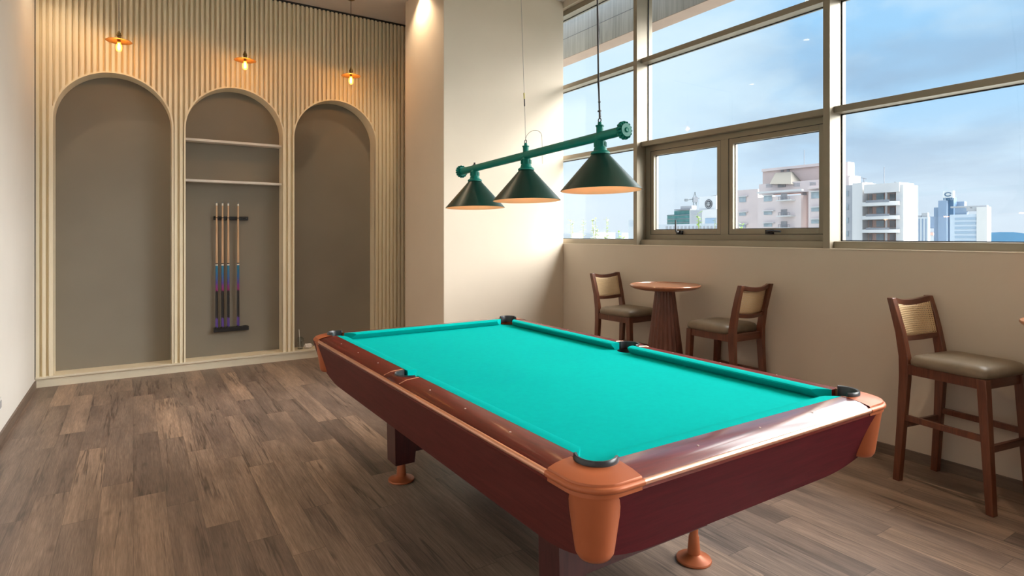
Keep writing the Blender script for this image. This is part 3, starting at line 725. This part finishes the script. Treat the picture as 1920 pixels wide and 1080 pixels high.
# ------------------------------------------------------------------ bar stools
def make_stool():
    S = thing('bar_stool', '', 'bar stool', group='cane back bar stools along the window wall')
    hw, hd = .170, .205          # leg centres at the seat
    fw, fd = .178, .245          # at the floor
    zs = .655
    def leg_front(s):
        m = MB(); m.hexa([(s*fw-.020,fd-.019,0),(s*fw+.020,fd-.019,0),(s*fw+.020,fd+.019,0),(s*fw-.020,fd+.019,0)],
                         [(s*hw-.024,hd-.026,.70),(s*hw+.024,hd-.026,.70),(s*hw+.024,hd+.022,.70),(s*hw-.024,hd+.022,.70)]); return m
    for s in (-1,1): leg_front(s).build('leg', M['stoolw'], S, bevel=.004)
    for s in (-1,1):                                   # rear leg runs up as the back post
        prof = [(0,-fd,.019),(.35,-hd-.016,.022),(.62,-hd,.027),(.74,-hd-.002,.027),(.88,-hd-.026,.023),(1.00,-hd-.056,.020),(1.083,-hd-.080,.018)]
        m = MB(); loops = []
        for z, y, d in prof:
            xc = s*(fw+(hw-fw)*min(1,z/.66)+ (.004 if z > .9 else 0)); w = .019
            loops.append([(xc-w,y-d,z),(xc+w,y-d,z),(xc+w,y+d,z),(xc-w,y+d,z)])
        m.loft(loops); m.build('leg', M['stoolw'], S, smooth=25, bevel=.003)
    for s in (-1,1):
        m = MB(); m.beam((s*(hw+.004),-hd+.02,zs+.018),(s*(hw+.004),hd-.02,zs+.018),.022,.058); m.build('seat_rail', M['stoolw'], S, bevel=.002)
    for y in (-hd+.004, hd-.004):
        m = MB(); m.beam((-hw+.02,y,zs+.018),(hw-.02,y,zs+.018),.022,.058); m.build('seat_rail', M['stoolx'], S, bevel=.002)
    # cushion
    m = MB(); n = 14; hwx, y0, y1 = .205, -hd+.028, hd+.030
    def sq(k, sc, z):
        o = []
        for i in range(48):
            t = 2*PI*i/48; e = .22
            cx = math.copysign(abs(math.cos(t))**e, math.cos(t)); sy = math.copysign(abs(math.sin(t))**e, math.sin(t))
            o.append((cx*(hwx-sc), (y0+y1)/2+sy*((y1-y0)/2-sc), z+k*(1-cx*cx)*.0))
        return o
    m.loft([sq(0,.012,.700),sq(0,.002,.708),sq(0,0,.724),sq(0,.004,.742),sq(0,.016,.757),sq(0,.04,.766),sq(0,.09,.771),sq(0,.15,.773)])
    m.build('seat_cushion', M['leather'], S, smooth=60)
    # stretchers
    def lx(z): return fw+(hw-fw)*z/.66
    def fy(z): return fd+(hd-fd)*z/.66
    for s in (-1,1):
        m = MB(); m.beam((s*lx(.385),-fy(.385)+.012,.385),(s*lx(.385),fy(.385)-.012,.385),.020,.034); m.build('stretcher', M['stoolw'], S, bevel=.002)
    for y, z in ((-1,.335),(1,.335)):
        m = MB(); m.beam((-lx(z)+.012,y*fy(z),z),(lx(z)-.012,y*fy(z),z),.022,.036); m.build('footrest' if y > 0 else 'stretcher', M['stoolx'], S, bevel=.002)
    # curved back: top rail, bottom rail, cane between them
    def yb(z): return -hd-.002-(z-.74)*.232
    W = hw-.012
    def arc(x): return -(1-(x/W)**2)*.030
    xs = [-W+2*W*k/16 for k in range(17)]
    def cr(zf, h, th):
        m = MB(); loops = []
        for x in xs:
            z = zf(x); y = yb(z)+arc(x)+.012
            loops.append([(x,y-th,z-h/2),(x,y+th,z-h/2),(x,y+th-.004,z+h/2),(x,y-th-.004,z+h/2)])
        m.loft(loops); return m
    top = lambda x: 1.047+.020*(x/W)**2
    bot = lambda x: .838+.012*(x/W)**2
    cr(top,.034,.011).build('top_rail', M['stoolx'], S, smooth=30, bevel=.002)
    cr(bot,.030,.011).build('bottom_rail', M['stoolx'], S, smooth=30, bevel=.002)
    bm = bmesh.new(); uvl = bm.loops.layers.uv.new('UVMap'); g = []
    for j in range(9):
        row = []
        for x in xs:
            t = j/8; z = bot(x)+.012+(top(x)-.012-bot(x)-.012)*t; row.append((bm.verts.new((x, yb(z)+arc(x)+.016, z)), x, z))
        g.append(row)
    for j in range(8):
        for i in range(16):
            q = (g[j][i], g[j][i+1], g[j+1][i+1], g[j+1][i]); fc = bm.faces.new([v[0] for v in q]); fc.smooth = True
            for l, v in zip(fc.loops, q): l[uvl].uv = (v[1]+1, v[2]+1)
    me = bpy.data.meshes.new('cane_panel'); bm.to_mesh(me); bm.free(); me.materials.append(M['cane'])
    o = bpy.data.objects.new('cane_panel', me); C.objects.link(o); o.parent = S
    sm = o.modifiers.new('solid', 'SOLIDIFY'); sm.thickness = .003
    return S
proto = make_stool()
def stool(o, back_left, fdir, side, lab):
    """back_left = foot of the rear leg on the room side; fdir = facing"""
    f = Vector(fdir).normalized(); r = Vector((f.y, -f.x))*side
    c = Vector(back_left)+f*.245+r*.178
    o.location = (c.x, c.y, 0); o.rotation_euler = (0,0,math.atan2(-f.x, f.y)); o['label'] = lab
stool(proto, (3.838,1.715), (-.16,-.987), -1, 'cane back bar stool standing alone below the wide window, right of the pool table')
stool(copy_tree(proto), (3.825,4.445), (.05,-.998), -1, 'cane back bar stool between the column and the round bar table')
stool(copy_tree(proto), (3.826,2.825), (.02,1), 1, 'cane back bar stool with its back turned, beside the round bar table')

# ------------------------------------------------------------------ round bar tables
def bar_table(loc, lab):
    B_ = thing('bar_table', lab, 'bar table', loc, 0, 'round bar tables along the window wall')
    m = MB(); m.lathe([(0,.985),(.20,.986),(.262,.998),(.292,1.012),(.300,1.022),(.300,1.028),(.296,1.033),(.288,1.034),(.284,1.030),(0,1.030)], 56); m.build('table_top', M['tablew'], B_, smooth=30)
    m = MB(); n = 44; loops = []
    for z, r in ((0,.205),(.03,.203),(.5,.144),(.986,.083)):
        loops.append([((r*(1-.075*(k%2)))*math.cos(2*PI*k/n), (r*(1-.075*(k%2)))*math.sin(2*PI*k/n), z) for k in range(n)])
    m.loft(loops); m.build('fluted_base', M['tableb'], B_)
bar_table((3.88,3.585,0), 'round walnut bar table on a fluted cone base between two bar stools')
bar_table((3.88,.8428,0), 'round walnut bar table cut off at the right edge of the photo')

# ------------------------------------------------------------------ recessed downlights, plus added fill lamps built alike
def downlight(x, y, w, lab):
    D = thing('ceiling_downlight', lab, 'downlight', (x, y, ZC), 0, 'recessed ceiling downlights')
    m = MB(); m.lathe([(.040,-.0005),(.040,-.004),(.055,-.006),(.060,-.0005)], 28); m.build('trim_ring', M['white'], D, smooth=40)
    m = MB(); m.lathe([(0,-.0015),(.040,-.0015)], 28); m.build('lens', M['downlens'], D)
    l = bpy.data.lights.new('downlight_beam', 'SPOT'); l.energy = w; l.color = (1,.74,.48); l.spot_size = math.radians(115); l.spot_blend = .7; l.shadow_soft_size = .04
    lo = bpy.data.objects.new('downlight_beam', l); C.objects.link(lo); lo.location = (x, y, ZC-.012)
downlight(2.585, 6.0, 70, 'recessed downlight in the ceiling close to the column side')
downlight(-.60, 6.62, 35, 'recessed downlight in the ceiling by the left wall corner')
for x, y, e_ in ((.9,4.7,62),(2.2,3.9,22),(2.75,.55,95),(2.2,-1.6,34)):  # unseen lamps added to brighten the floor, table and slats
    downlight(x, y, e_, 'unseen fill light added in the ceiling over the room floor')

# ------------------------------------------------------------------ outside: balcony plants
m = MB(); m.box((4.52,YF-3,-.3),(5.9,11,-.02)); struct(m.build('slab_balcony', M['fascia']))
def planter(y0, y1, lab):
    m = MB(); m.box((5.0,y0,-.02),(5.04,y1,1.15)); m.box((5.38,y0,-.02),(5.42,y1,1.15)); m.box((5.04,y0,-.02),(5.38,y0+.04,1.15)); m.box((5.04,y1-.04,-.02),(5.38,y1,1.15)); m.box((5.04,y0+.04,-.02),(5.38,y1-.04,1.08))
    tag(m.build('planter', M['pot']), lab, 'planter', 'planters outside the window')
planter(4.85,7.2,'grey planter outside the window next to the column'); planter(3.2,4.6,'grey planter outside the small opening windows')
def shrub(px, ytop, de, mat, lab, n, wide):
    top = at(px, ytop, de); y = top.y; x = 5.21; sc = x/top.x; y *= sc; ztop = H+(top.z-H)*sc
    S = thing('young_shrub', lab, 'shrub', (x, y, 1.085), 0, 'young shrubs outside the window')
    h = ztop-1.085; st = MB(); fo = MB()
    for k in range(n):
        a = random.uniform(0, 2*PI); d = wide*random.uniform(.2,1); hh = h*(1 if k == 0 else random.uniform(.55,.97))
        pts = [Vector((0,0,.0)), Vector((d*.4*math.cos(a), d*.4*math.sin(a), hh*.5)), Vector((d*math.cos(a), d*math.sin(a), hh))]
        st.tube(pts, [.005,.004,.002], 6)
        for j in range(30):
            t = random.uniform(.18,1.0); p = pts[0].lerp(pts[1], t*2) if t < .5 else pts[1].lerp(pts[2], t*2-1)
            b = random.uniform(0,2*PI); e = random.uniform(-.3,.6); L = random.uniform(.035,.075); dr = Vector((math.cos(b)*math.cos(e), math.sin(b)*math.cos(e), math.sin(e)))
            sd = dr.cross(Vector((0,0,1))).normalized()*L*.30
            vs = [fo.bm.verts.new(q) for q in (p, p+dr*L*.5+sd, p+dr*L, p+dr*L*.5-sd)]; fo.face(vs)
    st.build('stem', M['stem'], S); fo.build('foliage', mat, S)
for a in ((1072,412,7.8,M['leafp'],'pale young shrub outside the glass right beside the column',2,.05),
          (1093,411,7.8,M['leafp'],'thin pale shrub outside, second from the column',2,.06),
          (1116,408,7.8,M['leafp'],'tallest pale shrub outside, below the right lamp shade',4,.10),
          (1141,407,7.8,M['leafp'],'pale shrub with a bent tip outside, below the lamp shade rim',3,.06),
          (1166,434,7.8,M['leaf'],'small yellow-green shrub outside by the first window post',3,.06),
          (1312,399,6.6,M['leaf'],'bright green shrub outside the left opening window',5,.07),
          (1338,410,6.6,M['leaf'],'short bright green shrub outside by the middle window post',3,.06),
          (1388,420,6.4,M['leaf'],'low green shrub tip outside the right opening window',2,.05)): shrub(*a)

# ------------------------------------------------------------------ outside: the city
ZG = -42.0
m = MB(); m.box((30,-2600,ZG-1),(4200,4200,ZG)); struct(m.build('ground_city', M['ground']))
def facade(name, lab, de, pc, along=None, group='city buildings seen through the windows'):
    """building root on the ground; returns root and a function placing photo positions on its front plane"""
    P0 = at(pc, HY, de); ax = Vector((R[0],R[1],0)) if along is None else Vector(along).normalized()
    nrm = Vector((-ax.y, ax.x, 0)); root = thing(name, lab, 'building', (P0.x, P0.y, ZG), math.atan2(ax.y, ax.x), group)
    o2 = Vector((P0.x, P0.y)); n2 = Vector((nrm.x, nrm.y))
    def q(px, py, d=0.0):
        u = (px-960)/f_px; v = (HY-py)/f_px; dv = Vector((F[0]+u*R[0], F[1]+u*R[1]))
        t = (o2.dot(n2)+d)/dv.dot(n2); w = dv*t-o2
        return (w.x*ax.x+w.y*ax.y, H+v*t-ZG)
    return root, q
def slab(root, q, nm, mat, px0, py0, px1, py1, d0, d1, ground=False):
    """box whose front face (at depth d0) covers px0..px1, py0(top)..py1"""
    pm = (px0+px1)/2
    x0 = q(px0,py0,d0)[0]; x1 = q(px1,py0,d0)[0]; zt = q(pm,py0,d0)[1]; zb = 0 if ground else q(pm,py1,d0)[1]
    m = MB(); m.box((x0,d0,zb),(x1,d1,zt)); return m.build(nm, mat, root)

# big pink apartment block (its front runs parallel to the window wall)
B1, q = facade('apartment_building', 'large pink apartment block with stepped roof terrace behind the right opening window', 128, 1480, (0,-1,0))
slab(B1,q,'wall',M['pink'],1421,368,1502,0,0,8,True)
slab(B1,q,'wall',M['pink'],1370,356,1421,0,7,14,True)
slab(B1,q,'wall',M['pink'],1502,356,1516,0,2.5,6,True)
slab(B1,q,'wall',M['pink'],1516,347,1562,0,-.5,6,True)
slab(B1,q,'wall',M['pink'],1562,330,1594,0,2,6,True)
slab(B1,q,'terrace_wall',M['pink'],1423,339,1592,360,1.5,6)
slab(B1,q,'penthouse',M['pinkd'],1430,315,1540,342,6,8.5); slab(B1,q,'penthouse',M['pink'],1540,306,1590,342,4,6.5)
slab(B1,q,'roof_edge',M['pink'],1428,311,1546,316,5.4,9)
m = MB(); a = q(1447,343,1.0); b = q(1487,343,1.0); c = q(1455,324,5.0); d = q(1484,322,5.0)
m.hexa([(a[0],0.2,a[1]-.3),(b[0],0.2,b[1]-.3),(b[0],5.5,b[1]-.3),(a[0],5.5,a[1]-.3)], [(c[0],4.8,c[1]),(d[0],4.8,d[1]),(d[0],5.5,d[1]),(c[0],5.5,c[1])]); m.build('awning', M['cream'], B1)
slab(B1,q,'opening',M['wind'],1458,343.5,1472,351,1.3,1.6)
for px in (1464,1475): slab(B1,q,'window',M['wind'],px,314.5,px+4.5,322,5.8,6.1)
slab(B1,q,'cornice',M['white_b'],1419,357,1503,360.5,-.8,0); slab(B1,q,'cornice',M['pink'],1514,350,1563,353,-1.2,0)
for px in (1436,1488,1518): 
    for r_ in range(3):
        for c_ in range(5): slab(B1,q,'vent_block',M['greyb'],px+c_*2.4,344.5+r_*2.6-(px-1436)*.03,px+c_*2.4+1.4,346+r_*2.6-(px-1436)*.03,1.38,1.5)
for k, py in enumerate((366,395.5,418,440)):
    slab(B1,q,'window',M['wing'],1432,py+1,1447,py+(11.5 if k == 0 else 7),-.15,.1); slab(B1,q,'sill',M['white_b'],1429,py-.8,1450,py+.6,-.7,0)
    slab(B1,q,'balcony_door',M['wind'],1464,py-3,1475,py+9,-.15,.1); slab(B1,q,'balcony_wall',M['white_b'],1455,py+8.5,1482,py+10.5,-1.8,0)
    slab(B1,q,'balcony_rail',M['rail'],1459,py+2.5,1480,py+3.2,-1.7,-1.6)
    for px in range(1459,1481,3): slab(B1,q,'balcony_rail',M['rail'],px,py+3,px+.5,py+9,-1.7,-1.6)
    slab(B1,q,'window',M['wing'],1521,py-6,1536,py+(6 if k == 0 else 1),-.65,-.4); slab(B1,q,'sill',M['white_b'],1518,py-8,1539,py-6.6,-1.4,-.5)
    slab(B1,q,'window',M['wind'],1505,py-5,1511,py+5,2.3,2.6)
    slab(B1,q,'window',M['wing'],1386,py+3,1398,py+(13 if k == 0 else 9),6.8,7.1); slab(B1,q,'sill',M['white_b'],1383,py+1.5,1400,py+2.8,6.3,7)
    slab(B1,q,'window',M['wing'],1585,py-8,1592,py+4,1.8,2.1)
m = MB(); a = q(1508,316,8); b = q(1508,281,8); m.tube([(a[0],8,a[1]-1),(b[0],8,b[1])],.06,6); m.build('antenna', M['rail'], B1)

# white block with curved balconies
B2, q = facade('apartment_building', 'white apartment block with stacked balconies, right of the thick window post', 108, 1645, (0,-1,0))
slab(B2,q,'wall',M['greyb'],1586,347,1599,0,3,6,True); slab(B2,q,'wall',M['white_b'],1598,343,1617,0,0,5,True)
slab(B2,q,'wall',M['white_b'],1616,345,1695,0,2.2,6,True); slab(B2,q,'wall',M['white_b'],1680,346,1694,0,-.4,5,True)
slab(B2,q,'parapet',M['white_b'],1620,344,1686,361,-.8,2.4)
slab(B2,q,'roof_box',M['greyb'],1608,342,1622,349,1,4)
for px, t in ((1620,334),(1682,342)):
    m = MB(); a = q(px,345,3); b = q(px,t,3); m.tube([(a[0],3,a[1]-.3),(b[0],3,b[1])],.07,6); m.tube([(b[0]-.5,3,b[1]+.1),(b[0]+.5,3,b[1]-.2)],.06,6); m.build('roof_antenna', M['rail'], B2)
m = MB(); a = q(1658,344,3); b = q(1658,313,3); m.tube([(a[0],3,a[1]-.3),(b[0],3,b[1])],.06,6); m.build('roof_antenna', M['rail'], B2)
for py in (362,387.5,412.5,437.5):
    slab(B2,q,'loggia_wall',M['salmon'],1628,py,1680,py+14,2.05,2.2)
    slab(B2,q,'window',M['wind'],1616.5,py,1626,py+11,2.0,2.2); slab(B2,q,'balcony_door',M['wind'],1629,py+1,1635,py+13,1.9,2.1); slab(B2,q,'balcony_door',M['wing'],1643,py+1,1657,py+13,1.9,2.1); slab(B2,q,'window',M['wind'],1668,py+1,1678,py+13,1.9,2.1)
    slab(B2,q,'pier',M['white_b'],1660,py-2,1662,py+15,-.6,-.2)
    # bowed balcony front
    a = q(1617,py+13,-.6); b = q(1687,py+25-1.5,-.6); zt, zb = a[1], q(1650,py+24,-.6)[1]
    m = MB(); xs = [a[0]+(b[0]-a[0])*k/16 for k in range(17)]; c_ = (a[0]+b[0])/2; hw_ = (b[0]-a[0])/2
    fr = lambda x: -1.0-1.3*(1-((x-c_)/hw_)**2)
    m.loft([[(x,2.2,zb),(x,fr(x),zb),(x,fr(x),zt-.5),(x,2.2,zt-.5)] for x in xs]); bw = m.build('balcony', M['white_b'], B2)
    m = MB(); m.loft([[(x,fr(x)-.03,zb+.55),(x,fr(x)+.03,zb+.55),(x,fr(x)+.03,zt-.2),(x,fr(x)-.03,zt-.2)] for x in xs[3:14]]); m.build('balcony_rail', M['rail'], bw)
    slab(B2,q,'vent',M['greyb'],1627,py+14,1632,py+17,-1.75,-1.6); slab(B2,q,'vent',M['greyb'],1681,py+17,1686,py+20,-.6,-.45)
    slab(B2,q,'window',M['wing'],1587,py-4,1590,py+6,2.8,3.0)

# distant towers
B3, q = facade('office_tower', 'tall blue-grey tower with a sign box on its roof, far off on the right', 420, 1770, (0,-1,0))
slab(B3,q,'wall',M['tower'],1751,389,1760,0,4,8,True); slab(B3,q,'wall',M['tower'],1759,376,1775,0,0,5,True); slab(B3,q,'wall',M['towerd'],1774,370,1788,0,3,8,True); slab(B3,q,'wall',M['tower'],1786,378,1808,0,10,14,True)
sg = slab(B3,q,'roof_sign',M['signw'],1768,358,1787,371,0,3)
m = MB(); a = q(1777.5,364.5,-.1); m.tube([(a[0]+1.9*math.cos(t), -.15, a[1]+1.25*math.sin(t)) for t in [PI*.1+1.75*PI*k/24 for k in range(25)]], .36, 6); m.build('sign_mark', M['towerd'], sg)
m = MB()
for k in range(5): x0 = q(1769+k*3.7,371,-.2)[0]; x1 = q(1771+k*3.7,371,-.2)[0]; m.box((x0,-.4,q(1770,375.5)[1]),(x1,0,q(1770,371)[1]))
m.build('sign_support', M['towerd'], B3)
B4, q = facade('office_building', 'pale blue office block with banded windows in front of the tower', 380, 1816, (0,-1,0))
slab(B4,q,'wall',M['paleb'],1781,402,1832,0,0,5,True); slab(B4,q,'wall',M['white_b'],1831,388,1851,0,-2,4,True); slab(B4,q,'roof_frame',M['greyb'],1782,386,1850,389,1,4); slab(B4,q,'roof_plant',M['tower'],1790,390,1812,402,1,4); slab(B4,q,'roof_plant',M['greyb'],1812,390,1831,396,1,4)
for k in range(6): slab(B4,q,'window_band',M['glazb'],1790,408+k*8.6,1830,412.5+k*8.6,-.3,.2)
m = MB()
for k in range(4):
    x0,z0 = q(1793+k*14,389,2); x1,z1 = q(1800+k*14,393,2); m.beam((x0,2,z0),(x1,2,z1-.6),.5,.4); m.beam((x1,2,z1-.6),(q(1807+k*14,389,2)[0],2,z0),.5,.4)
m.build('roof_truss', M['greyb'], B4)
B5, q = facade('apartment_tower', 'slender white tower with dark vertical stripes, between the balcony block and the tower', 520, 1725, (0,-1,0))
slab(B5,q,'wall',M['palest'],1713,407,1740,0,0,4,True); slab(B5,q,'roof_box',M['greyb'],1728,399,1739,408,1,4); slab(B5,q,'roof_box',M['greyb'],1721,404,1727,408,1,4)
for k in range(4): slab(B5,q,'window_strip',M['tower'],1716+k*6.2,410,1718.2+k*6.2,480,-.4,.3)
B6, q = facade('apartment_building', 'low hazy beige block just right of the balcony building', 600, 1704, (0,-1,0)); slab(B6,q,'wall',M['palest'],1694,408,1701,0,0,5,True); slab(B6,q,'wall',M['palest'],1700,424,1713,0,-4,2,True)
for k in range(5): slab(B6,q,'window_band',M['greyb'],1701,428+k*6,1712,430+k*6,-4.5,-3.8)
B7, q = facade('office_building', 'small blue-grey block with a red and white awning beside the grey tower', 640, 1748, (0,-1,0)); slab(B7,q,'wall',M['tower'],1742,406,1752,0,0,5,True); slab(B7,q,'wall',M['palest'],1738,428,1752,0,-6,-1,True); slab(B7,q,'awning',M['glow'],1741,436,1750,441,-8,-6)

# left opening window: building under construction, white block with round sign, crane
B8, q = facade('construction_building', 'teal-netted building under construction with a flat top, seen through the left opening window', 330, 1272, (0,-1,0))
slab(B8,q,'wall',M['teal_b'],1251,402,1293,0,0,5,True); slab(B8,q,'upper_floor',M['teal_b'],1264,395,1293,402,1,4); slab(B8,q,'roof_deck',M['rail'],1264,392,1294,394,0,5); slab(B8,q,'roof_plant',M['greyb'],1276,386,1297,392,1,5)
for k in range(4): slab(B8,q,'floor_slab',M['rail'],1250,403+k*7,1294,404+k*7,-.6,0)
B9, q = facade('office_building', 'white office block carrying a round dark emblem, beside the construction site', 300, 1322, (0,-1,0))
slab(B9,q,'wall',M['white_b'],1293,393,1345,0,0,5,True); sg = slab(B9,q,'sign_panel',M['signw'],1311,368,1343,393,1,4); slab(B9,q,'window_band',M['glazb'],1322,409,1342,428,-.3,.2); slab(B9,q,'window_band',M['greyb'],1294,395,1315,420,-.3,.2)
cx, cz = q(1328.5,382.5,.8); rr = 2.15
m = MB(); m.tube([(cx+rr*math.cos(2*PI*k/32), .8, cz+rr*math.sin(2*PI*k/32)) for k in range(32)], .17, 6, closed=True)
m.lathe([(0,0),(1.62,0),(1.62,.25),(0,.25)], 32, Matrix.Translation((cx,.95,cz)) @ Matrix.Rotation(PI/2,4,'X')); m.build('sign_emblem', M['dark'], sg)
m = MB()
for dz in (-.55,.0,.55): m.box((cx-1.05,.55,cz+dz-.11),(cx+1.05,.68,cz+dz+.11))
m.box((cx-.12,.55,cz-1.2),(cx+.12,.68,cz+1.2)); m.build('sign_lines', M['signw'], sg)
B10, q = facade('office_building', 'long low white building below the construction site', 260, 1280, (0,-1,0)); slab(B10,q,'wall',M['palest'],1228,420,1350,0,0,5,True)
for k in range(14): slab(B10,q,'window',M['greyb'],1248+k*7,424,1251+k*7,434,-.3,.2)
CR = thing('tower_crane', 'dark tower crane rising above the white emblem building', 'crane', (at(1303,HY,340).x, at(1303,HY,340).y, ZG), -TH)
s_ = 340/f_px; zf = lambda py: H+(HY-py)*s_-ZG; xf_ = lambda px: (px-1303)*s_
m = MB()
for dx in (-.8,.8): m.box((dx-.2,-.2,0),(dx+.2,.2,zf(369)))
for k in range(30): m.beam((-.8,0,zf(369)-k*2.2),(.8,0,zf(369)-(k+1)*2.2),.18,.18)
m.build('mast', M['orange'], CR)
m = MB(); m.beam((xf_(1286),0,zf(375.5)),(xf_(1343),0,zf(366.5)),.7,.5); m.build('jib', M['orange'], CR)
m = MB(); m.box((xf_(1284),-.6,zf(377.5)),(xf_(1289),.6,zf(373))); m.build('counterweight', M['orange'], CR)
m = MB(); m.box((-1.2,-.8,zf(379)),(1.6,.8,zf(370))); m.build('cab', M['rail'], CR)
m = MB(); m.beam((-.6,0,zf(369)),(0,0,zf(360)),.4,.4); m.beam((.6,0,zf(369)),(0,0,zf(360)),.4,.4); m.build('tower_head', M['orange'], CR)

# hazy low skyline on the left and hills on the right
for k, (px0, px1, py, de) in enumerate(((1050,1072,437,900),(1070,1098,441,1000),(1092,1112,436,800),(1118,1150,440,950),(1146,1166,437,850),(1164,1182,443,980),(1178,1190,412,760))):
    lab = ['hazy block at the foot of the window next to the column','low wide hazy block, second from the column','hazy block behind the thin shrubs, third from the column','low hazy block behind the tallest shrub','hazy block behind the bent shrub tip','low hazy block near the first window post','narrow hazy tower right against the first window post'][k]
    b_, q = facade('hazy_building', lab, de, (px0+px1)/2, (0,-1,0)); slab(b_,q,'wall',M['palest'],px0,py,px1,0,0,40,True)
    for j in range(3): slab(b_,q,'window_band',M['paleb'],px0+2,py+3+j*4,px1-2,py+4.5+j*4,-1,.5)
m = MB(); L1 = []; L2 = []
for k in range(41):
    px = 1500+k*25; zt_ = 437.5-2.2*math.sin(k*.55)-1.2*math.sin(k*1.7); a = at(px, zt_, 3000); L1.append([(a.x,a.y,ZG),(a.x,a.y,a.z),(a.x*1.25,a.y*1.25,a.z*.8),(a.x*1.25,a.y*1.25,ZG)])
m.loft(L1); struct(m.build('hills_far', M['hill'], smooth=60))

# ------------------------------------------------------------------ sky and daylight
w = bpy.data.worlds.new('sky'); bpy.context.scene.world = w; w.use_nodes = True
k = N.__new__(N); k.t = w.node_tree; k.t.nodes.clear(); k.m = None
wo = k.n('ShaderNodeOutputWorld'); bg = k.n('ShaderNodeBackground'); k.t.links.new(bg.outputs[0], wo.inputs[0])
v = k.coord('Generated'); sx = k.n('ShaderNodeSeparateXYZ'); k.set(sx,'Vector',v)
el = k.math('MAXIMUM', sx.outputs[2], 0.0)
den = k.math('ADD', el, .16)
cv = k.n('ShaderNodeCombineXYZ'); k.set(cv,'X',k.math('DIVIDE', sx.outputs[0], den)); k.set(cv,'Y',k.math('DIVIDE', sx.outputs[1], den)); k.set(cv,'Z',0.0)
n1 = k.noise(k.mapping(cv.outputs[0], (1,1,1), (3.1,.4,0)), 1.25, 7, .55, .3)
n2 = k.noise(k.mapping(cv.outputs[0], (1,1,1), (11.2,6.4,0)), .95, 6, .52, .3)
base = k.ramp(el, [(0, (.66,.79,.92)), (.10, (.50,.72,.94)), (.26, (.36,.64,.94)), (.55, (.31,.60,.93)), (1, (.25,.48,.82))])
cl = k.mix(k.ramp(n1, [(.46,(0,0,0)), (.62,(.85,.85,.85))]), base, (.62,.80,.95))
cl = k.mix(k.ramp(n2, [(.45,(0,0,0)), (.62,(.72,.72,.72))]), cl, (.33,.475,.665))
gd = k.n('ShaderNodeVectorMath', operation='DOT_PRODUCT'); k.set(gd, 0, v); k.set(gd, 1, Vector((.60,.765,.22)).normalized())
gl = k.ramp(gd.outputs['Value'], [(.93,(0,0,0)), (.998,(.8,.8,.8))], 'EASE')
cl = k.mix(gl, cl, (.72,.88,1.0))
hz = k.ramp(el, [(0,(.92,.92,.92)), (.07,(.55,.55,.55)), (.17,(0,0,0))])
cl = k.mix(hz, cl, (.70,.79,.90))
k.t.links.new(cl, bg.inputs['Color']); bg.inputs['Strength'].default_value = 1.0

def sun(name, d, st, ang, col):
    l = bpy.data.lights.new(name, 'SUN'); l.energy = st; l.angle = math.radians(ang); l.color = col
    o = bpy.data.objects.new(name, l); C.objects.link(o); o.rotation_euler = Vector(d).to_track_quat('-Z','Y').to_euler(); return o
sun('veiled_sun', (-.60,.46,-.655), 13.2, 62, (1,.97,.93))
sun('bright_clouds', (-.79,.44,-.42), 10.6, 100, (1,.97,.94))
sun('city_daylight', (.85,.35,-.45), 1.25, 60, (1,.98,.96))

sc = bpy.context.scene
sc.view_settings.view_transform = 'Standard'; sc.view_settings.look = 'None'; sc.view_settings.exposure = 0.2; sc.view_settings.gamma = 1.0
try: sc.view_settings.use_curve_mapping = False
except Exception: pass
sc.cycles.max_bounces = 8; sc.cycles.diffuse_bounces = 5; sc.cycles.transparent_max_bounces = 12; sc.cycles.sample_clamp_indirect = 6.0
sc.cycles.caustics_reflective = False; sc.cycles.caustics_refractive = False
